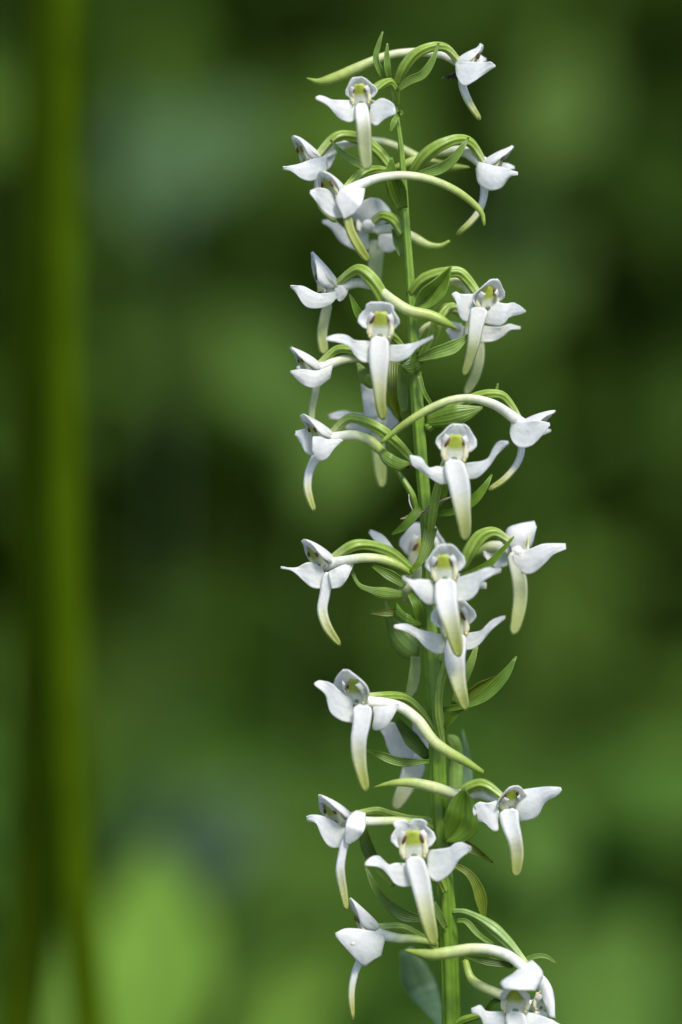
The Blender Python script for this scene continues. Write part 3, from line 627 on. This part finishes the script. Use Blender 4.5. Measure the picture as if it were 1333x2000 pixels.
flower((868, 1113), 15, 3, 5, s=.98, lean=10, bend=31, L=6.2, W=4.2, curl=-25,
       sep=[([(845, 1133), (818, 1131), (807, 1133), (787, 1125)], [(852, 1179), (837, 1181), (822, 1170), (807, 1150), (786, 1131)], Z),
            ([(890, 1129), (927, 1118), (951, 1109), (979, 1111)], [(890, 1175), (916, 1172), (931, 1159), (942, 1137), (961, 1124), (979, 1117)], Z)],
       lip=[(869, 1138, 1.5), (873, 1180, 2), (881, 1212, 2), (889, 1248, 1), (897, 1283, 0)], lw=[25, 19, 15, 12, 7],
       spur=[(868, 1125, 10), (852, 1150, 5), (846, 1180, 2)], sw=[9, 8, 5], ovary=[(842, 1160, 2), (850, 1130, 7), (865, 1108, 12)], ow=[8, 8, 8])
flower((887, 1220), 10, 3, 3, s=1.06, lean=6, bend=24, L=6.0, W=4.4, tint=.98,
       sep=[([(865, 1239), (820, 1229), (794, 1218), (770, 1221)], [(872, 1274), (855, 1277), (833, 1266), (814, 1246), (792, 1233), (770, 1226)], Z),
            ([(905, 1237), (940, 1231), (955, 1216), (972, 1206), (987, 1203)], [(905, 1270), (927, 1266), (944, 1250), (959, 1231), (987, 1208)], Z)],
       lip=[(887, 1240, 1.5), (889, 1285, 2), (894, 1322, 1.5), (902, 1357, 1), (911, 1387, 0)], lw=[23, 18, 14, 11, 7],
       spur=[(885, 1235, 6), (870, 1260, 3), (862, 1290, 2)], sw=[9, 8, 5],
       ovary=[(866, 1460, 4), (857, 1395, 6), (860, 1342, 7), (870, 1302, 8), (885, 1240, 8)], ow=[5, 8, 8.5, 8, 8], ovc=(.20, .32, .05))
bract([(886, 1375, 3), (903, 1332, 4), (921, 1292, 4), (931, 1262, 3)], [5, 10, 9, 3], BRP)
bract([(868, 1422, 2), (888, 1396, 3), (905, 1384, 3)], [4, 7, 4], BR)
bract([(866, 1386, 3), (905, 1378, 4), (945, 1360, 4), (985, 1320, 4), (1009, 1282, 3)], [5, 7, 12, 11, .8], (.11, .21, .02))
bract([(912, 1360, 0), (940, 1342, 0), (969, 1321, 0)], [8, 11, 1.5], OLIVE, cup=.7)
bractAB([(752, 1170), (765, 1193), (800, 1222), (822, 1250)], [(751, 1180), (763, 1250), (785, 1281), (816, 1291)], (-5, -6, -4), BRP, cup=.5)
bract([(785, 1194, 0), (752, 1197, 1), (724, 1197, 1)], [8, 8, 2], OLIVE)
bractAB([(775, 1176), (790, 1195), (826, 1211)], [(772, 1205), (800, 1223), (828, 1222)], (2, 4, 2), BR, cup=.4)
bract([(822, 1225, 2), (815, 1185, 4), (800, 1160, 3)], [7, 11, 4], BR)
bract([(812, 1282, -4), (811, 1310, -4), (806, 1340, -4), (791, 1373, -4)], [9, 11, 11, 2], (.38, .48, .18), cup=.4)  # really the lip of a flower hidden behind the stem, drawn as a bract
flower((702, 1353), 9, -34, 5, 2, pouch=(.7, .9), s=.98, lean=30, bend=30, L=7.4, W=4.4, curl=-30, point=.15,
       sep=[([(688, 1362), (664, 1349), (649, 1335), (625, 1329), (614, 1334)], [(695, 1412), (668, 1408), (647, 1393), (641, 1378), (636, 1356), (615, 1338)], Z),
            ([(728, 1380), (755, 1379), (779, 1373)], [(732, 1398), (729, 1424), (747, 1424), (765, 1405), (779, 1377)], (0, 1, 1))],
       lip=[(709, 1376, 1.5), (707, 1410, 2), (701, 1446, 2), (703, 1488, 1), (716, 1546, 0)], lw=[19, 16, 14.5, 13, 10, 7],
       spur=[(728, 1372, 7), (775, 1378, 8), (815, 1405, 9), (845, 1445, 10), (872, 1466, 10), (905, 1485, 9), (943, 1508, 8)], sw=[11, 10, 10, 11, 11, 10, 5],
       ovary=[(845, 1425, 1), (815, 1385, 2), (785, 1362, 4), (745, 1358, 6)], ow=[8, 11, 10, 8])
bract([(838, 1487, 2), (781, 1488, 3), (741, 1474, 3), (713, 1463, 2)], [3, 9, 9, .8], BR)
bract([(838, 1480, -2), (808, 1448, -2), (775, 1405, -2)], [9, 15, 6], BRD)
flower((815, 1470), -9, 205, s=.8, wall=False, tint=.98, dorsal=([(820, 1468), (808, 1430), (806, 1409)], [(836, 1466), (838, 1443), (812, 1412)], (-8, -7, -6)),
       sep=[([(822, 1474), (786, 1438), (777, 1416), (760, 1410), (743, 1424)], [(820, 1480), (770, 1479), (758, 1462), (752, 1440), (743, 1427)], (0, 1, 2))],
       lip=[(812, 1486, 3), (804, 1512, 3), (789, 1545, 3), (772, 1580, 2)], lw=[20, 20, 16, 13, 8], lipc=[(0, WHITE), (.35, (.76, .78, .70)), (.55, (.70, .73, .48)), (1, (.62, .66, .34))])
bractAB([(872, 1434), (893, 1438), (904, 1465), (903, 1545)], [(872, 1445), (876, 1470), (877, 1500), (877, 1545)], (-4, -5, -4), BRP, cup=.5)
bractAB([(904, 1423), (916, 1465), (923, 1505), (923, 1560)], [(903, 1430), (904, 1480), (899, 1520), (896, 1560)], (-10, -10, -8), BLUEG)
flower((663, 1588), 3, -52, 4, s=.95, lean=48, bend=22, L=9.5, W=4.1, back=3.0, cupa=80, pmax=.88, curl=0, point=.15,
       sep=[([(675, 1617), (646, 1600), (630, 1593), (610, 1591), (599, 1595)], [(678, 1650), (658, 1656), (643, 1653), (630, 1635), (618, 1608), (600, 1602)], (1, 2, 3)),
            ([(696, 1582), (680, 1598), (675, 1620), (676, 1648)], [(714, 1588), (713, 1618), (700, 1637), (682, 1649)], (3, 5, 4))],
       lip=[(676, 1638, 3), (669, 1668, 3), (665, 1700, 3), (671, 1740, 2), (678, 1778, 2)], lw=[7, 7, 8, 7, 4],
       spur=[(690, 1600, 3), (735, 1604, 3), (775, 1603, 3), (812, 1606, 2), (850, 1616, 0)], sw=[14, 9, 8.5, 9, 6],
       ovary=[(852, 1604, 0), (802, 1600, 0), (762, 1590, 1), (735, 1582, 2), (705, 1585, 3)], ow=[8, 9, 8, 7, 6])
flower((993, 1560), 6, 22, 8, -12, s=.88, lean=38, bend=38, L=6.6, curl=-60,
       sep=[([(970, 1563), (952, 1568), (936, 1566), (924, 1577), (926, 1592)], [(974, 1585), (973, 1605), (973, 1622), (964, 1623), (946, 1606), (930, 1604)], (1, 1.5, 1)),
            ([(1010, 1544), (1042, 1539), (1073, 1536), (1096, 1538)], [(1005, 1605), (1029, 1603), (1050, 1594), (1065, 1567), (1089, 1553), (1097, 1543)], Z)],
       lip=[(993, 1580, 1.5), (998, 1612, 2), (1006, 1640, 2), (1010, 1670, 1), (1008, 1712, 0)], lw=[19, 16, 13, 12, 8],
       spur=[(970, 1560, 3), (940, 1550, 2), (915, 1552, 2), (890, 1551, 4), (850, 1538, 7), (800, 1528, 7), (765, 1530, 7), (732, 1537, 6)], sw=[9, 9, 10, 11, 11, 10, 7, 1.5],
       ovary=[(872, 1602, 1), (890, 1562, 2), (915, 1539, 3), (945, 1532, 4), (975, 1550, 4)], ow=[8, 12, 12, 10, 8])
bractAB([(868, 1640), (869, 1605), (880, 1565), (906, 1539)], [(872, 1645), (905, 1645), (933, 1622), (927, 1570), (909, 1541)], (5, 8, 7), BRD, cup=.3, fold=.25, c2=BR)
flower((808, 1653), 12, 0, 2, s=1.06, lean=4, bend=24, L=5.8, W=4.3, curl=-20, notch=.9, point=.5,
       sep=[([(798, 1686), (772, 1685), (759, 1688), (741, 1672), (727, 1673), (713, 1685)], [(804, 1730), (787, 1732), (772, 1726), (759, 1709), (742, 1694), (713, 1690)], Z),
            ([(836, 1660), (877, 1655), (889, 1647), (904, 1645), (921, 1655)], [(834, 1705), (853, 1722), (874, 1711), (887, 1696), (896, 1679), (921, 1660)], Z)],
       lip=[(814, 1680, 1), (820, 1715, 1.5), (828, 1752, 1.5), (837, 1797, 1), (849, 1846, 0)], lw=[22, 18, 16, 14, 12, 8],
       spur=[(810, 1665, 8), (830, 1690, 4), (845, 1720, 2)], sw=[9, 8, 5], ovary=[(868, 1740, 3), (850, 1700, 6), (825, 1660, 9)], ow=[8, 8, 8])
bract([(880, 1686, 3), (915, 1705, 4), (936, 1742, 4), (947, 1804, 3)], [4, 8, 13, 1.5], (.15, .21, .02))
bract([(878, 1640, 3), (922, 1658, 3), (963, 1684, 2)], [12, 10, 1], OLIVE)
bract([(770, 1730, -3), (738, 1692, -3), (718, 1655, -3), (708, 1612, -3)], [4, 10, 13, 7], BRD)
bract([(830, 1796, 2), (786, 1786, 2), (750, 1757, 2), (729, 1726, 2), (714, 1692, 1)], [5, 14, 8, 7, 1], (.11, .20, .03))
bract([(871, 1812, 2.5), (860, 1790, 3), (848, 1762, 3)], [5, 8, 3], BRP)
flower((716, 1803), 2, -80, 0, s=.88, lean=40, bend=14, L=9.2, W=4.1, back=3.0, cupa=80, pmax=.88, curl=0, point=.15,
       sep=[([(754, 1826), (717, 1816), (676, 1813), (655, 1822)], [(745, 1866), (726, 1877), (712, 1887), (699, 1877), (676, 1852), (656, 1828)], (1, 4, 6)),
            ([(740, 1826), (715, 1822), (690, 1826)], [(740, 1845), (715, 1850), (690, 1832)], (-2, -5, -7))],
       lip=[(707, 1870, 1), (694, 1900, 1), (687, 1940, 1), (690, 1990, 1)], lw=[7, 6, 5.5, 5, 2.5],
       spur=[(732, 1844, 2), (775, 1832, 2), (812, 1834, 2), (854, 1843, 2.5)], sw=[14, 10, 9, 6],
       ovary=[(852, 1852, 0), (815, 1826, 1), (785, 1810, 2), (742, 1815, 2)], ow=[8, 9, 8, 7])
flower((1052, 1953), 2, 40, 5, s=.85, lean=30, bend=30, L=6.4,
       dorsal=([(1040, 1898), (1062, 1905), (1080, 1935), (1085, 1988)], [(1040, 1918), (1053, 1935), (1064, 1960), (1072, 1986)], (2, 5, 6)),
       sep=[([(1060, 1985), (1080, 1992), (1095, 2005)], [(1050, 2010), (1075, 2018), (1095, 2012)], (0, 1, 2))],
       lip=[(1052, 1975, 1), (1054, 2010, 1), (1058, 2060, 0)], lw=[15, 14, 10],
       spur=[(985, 1936, 4), (948, 1930, 4), (920, 1910, 3), (909, 1876, 2)], sw=[9, 10, 10, 7])
flower((1007, 1954), 10, -6, 12, s=1.05, lean=26, bend=40, L=7.0, W=4.4, back=2.0, pmax=.9, autojoin=False,
       dorsal=([(1018, 1884), (1003, 1900), (978, 1918), (984, 1932)], [(1040, 1875), (1058, 1894), (1060, 1908), (1046, 1934)], (6, 12, 15)),
       sep=[([(985, 1975), (950, 1974), (938, 1963), (921, 1970)], [(992, 2012), (950, 2008), (938, 1984), (922, 1979)], Z),
            ([(1030, 1976), (1065, 1986), (1100, 2004), (1112, 2016)], [(1000, 2012), (1030, 2027), (1080, 2027), (1112, 2020)], Z)],
       lip=[(1010, 1982, 1), (1015, 2025, 1), (1020, 2085, 0), (1025, 2130, -1)], lw=[24, 19, 14, 8],
       spur=[(1028, 1893, 8), (995, 1867, 9), (960, 1855, 10), (920, 1853, 11), (880, 1860, 11), (840, 1864, 11), (793, 1856, 10)], sw=[9, 10, 10, 11, 13, 12, 3],
       ovary=[(884, 1780, 1), (910, 1781, 3), (950, 1802, 4), (990, 1838, 5), (1028, 1885, 6)], ow=[5, 7, 13, 11, 8], ovc=(.18, .33, .09))
bract([(1018, 1880, 5), (1044, 1868, 5), (1066, 1868, 5), (1086, 1881, 5)], [6, 5, 4, .8], BRP)
bract([(892, 1798, 3.5), (910, 1799, 4), (935, 1825, 5), (964, 1846, 5)], [3, 6, 5, 4], BRP)
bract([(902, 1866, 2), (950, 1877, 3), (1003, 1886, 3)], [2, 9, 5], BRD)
tube('flower_stalk', [(884, 2010, 2), (905, 1993, 4), (940, 1982, 6)], [7, 8, 6], M_GREEN, orchid, [(0, OV), (1, OV)], ribs=6, amp=.1, seg=24)
bract([(948, 1978, 2), (964, 1960, 3), (978, 1948, 3)], [4, 9, 5], BRD)
bractAB([(782, 1858), (786, 1920), (818, 1962), (862, 2010)], [(806, 1850), (842, 1900), (860, 1950), (868, 2010)], (-24, -26, -14), BLUEG, cup=.4)

# ------------------------------------------------------------------ small things on the spike
def insect(name, label, cat, c, d, yaw, size, col, wings=False, legs=6):
    O = at(c[0], c[1], d); R = rot(yaw) * (size * MM)
    g = empty(name, O, label, cat)
    X = lambda V: np.asarray(V) @ R.T + O
    V, F = join([ball((-.52, 0, .02), (.36, .2, .2)), ball((0, 0, .05), (.24, .16, .17)), ball((.34, 0, .05), (.16, .16, .15))])
    link('body', X(V), F, M_INSECT, g, np.tile(col, (len(V), 1)))
    for k in range(legs):
        sx = -1 if k % 2 else 1; x0 = (k // 2 - 1) * .16
        p = spline([(x0, sx*.1, 0), (x0*2.2, sx*.4, .18), (x0*3.0, sx*.72, -.22)], 6); V = []
        for q in p:
            for j in range(5): V.append(q + .028 * np.array([math.cos(j*1.2566), .2*math.sin(j*1.2566), math.sin(j*1.2566)]))
        link('leg', X(V), grid_faces(6, 5, True), M_INSECT, g, np.tile(col, (len(V), 1)))
    if wings:
        for sx in (-1, 1):
            G = np.zeros((8, 5, 3))
            for i in range(8):
                t = i / 7; w = .3 * math.sin(math.pi * min(1, .1 + t * .92)) ** .7
                for j in range(5): G[i, j] = (-.05 - t * 1.1, sx * (.1 + t * .28) + (j / 2 - 1) * w, .2 + t * .35)
            V, F = shell(G, .03)
            link('wing', X(V), F, M_WING, g, np.tile((.25, .27, .22), (len(V), 1)))
    return g
M_WING = tissue('wing_membrane', trans=0.6, rough=0.2, var=.1, nscale=2000, bump=0)
insect('fly', 'tiny black fly clinging under the topmost white flower', 'fly', (879, 151), -1, 155, 2.1, (.015, .012, .012), True)
insect('ant', 'small reddish brown ant on the stem beside a white sepal tip', 'ant', (806, 911), 1.8, 20, 2.3, (.09, .022, .008))
V, F = ball(at(690, 1843, 8.3), (.00055, .0003, .0004)); 
o = link('insect_egg', V, F, M_PETAL, None, np.tile((.8, .8, .78), (len(V), 1))); tag(o, 'tiny white oval egg stuck on a sepal of a side-facing flower', 'egg')
# withered scrap caught on the stem
hk = empty('dry_husk', at(832, 990, 2), 'withered brown husk with frayed ends caught across the green stem', 'dry plant scrap')
rb = np.random.default_rng(5)
for k in range(16):
    t0 = rb.uniform(0, .55); t1 = min(1, t0 + rb.uniform(.25, .5))
    ln = lambda t: (781 + 106 * t + rb.normal(0, 1.2), 1013 - 38 * t + 5 * math.sin(t * 5) + rb.normal(0, 3.2), 2.2 + 1.2 * math.sin(t * 3.1) + rb.normal(0, .3))
    c = np.array((.30, .25, .17)) * rb.uniform(.5, 1.4)
    tube('fibre', [ln(t0), ln((t0 + t1) / 2), ln(t1)], [.8, rb.uniform(1.2, 2.6), .7], M_DRY, hk, [(0, c), (1, c)], seg=6, n=8)
tube('fibre', [(806, 996, 2), (800, 980, 2), (799, 966, 2)], [.9, 1.1, .8], M_DRY, hk, [(0, (.6, .6, .55)), (1, (.6, .6, .55))], seg=6, n=8)

# ------------------------------------------------------------------ blurred herbs behind
YG = (.16, .30, .036); MG = (.10, .20, .03); GG = (.12, .20, .11)
herb('bright yellow-green broad-leaved herb out of focus beside the thick stems', [((300, 2120), (300, 1640), 130, -480, 60), ((470, 2150), (690, 1850), 95, -480, 70), ((180, 2150), (95, 1790), 70, -470, 40)], YG, root=330)
herb('pale grey-green leafy herb out of focus above the bright herb', [((280, 1740), (620, 1590), 80, -800, 90), ((330, 1760), (330, 1540), 90, -780, 90)], GG, root=330)
herb('green broad-leaved herb out of focus beside the lowest flower', [((1080, 2150), (1290, 1800), 150, -620, 60), ((1000, 2160), (900, 1900), 110, -620, 60), ((1090, 1750), (960, 1540), 90, -640, 50)], MG, root=1060)
herb('tall mid green herb out of focus between the thick stems and the spike', [((600, 860), (420, 600), 100, -700, 60), ((600, 1000), (740, 760), 90, -700, 50)], (.085, .16, .022), root=600)
herb('tall herb with high leaves out of focus beside the upper flowers', [((1040, 640), (1000, 380), 110, -900, 60), ((1040, 320), (1180, 120), 100, -900, 60)], (.075, .135, .02), root=1040)
herb('tall herb with grey-green leaves out of focus near the stem tops', [((330, 480), (250, 180), 90, -900, 50), ((330, 420), (520, 200), 90, -900, 50)], (.065, .125, .045), root=330)
for o in SC.objects:
    if '_w' in o: del o['_w']
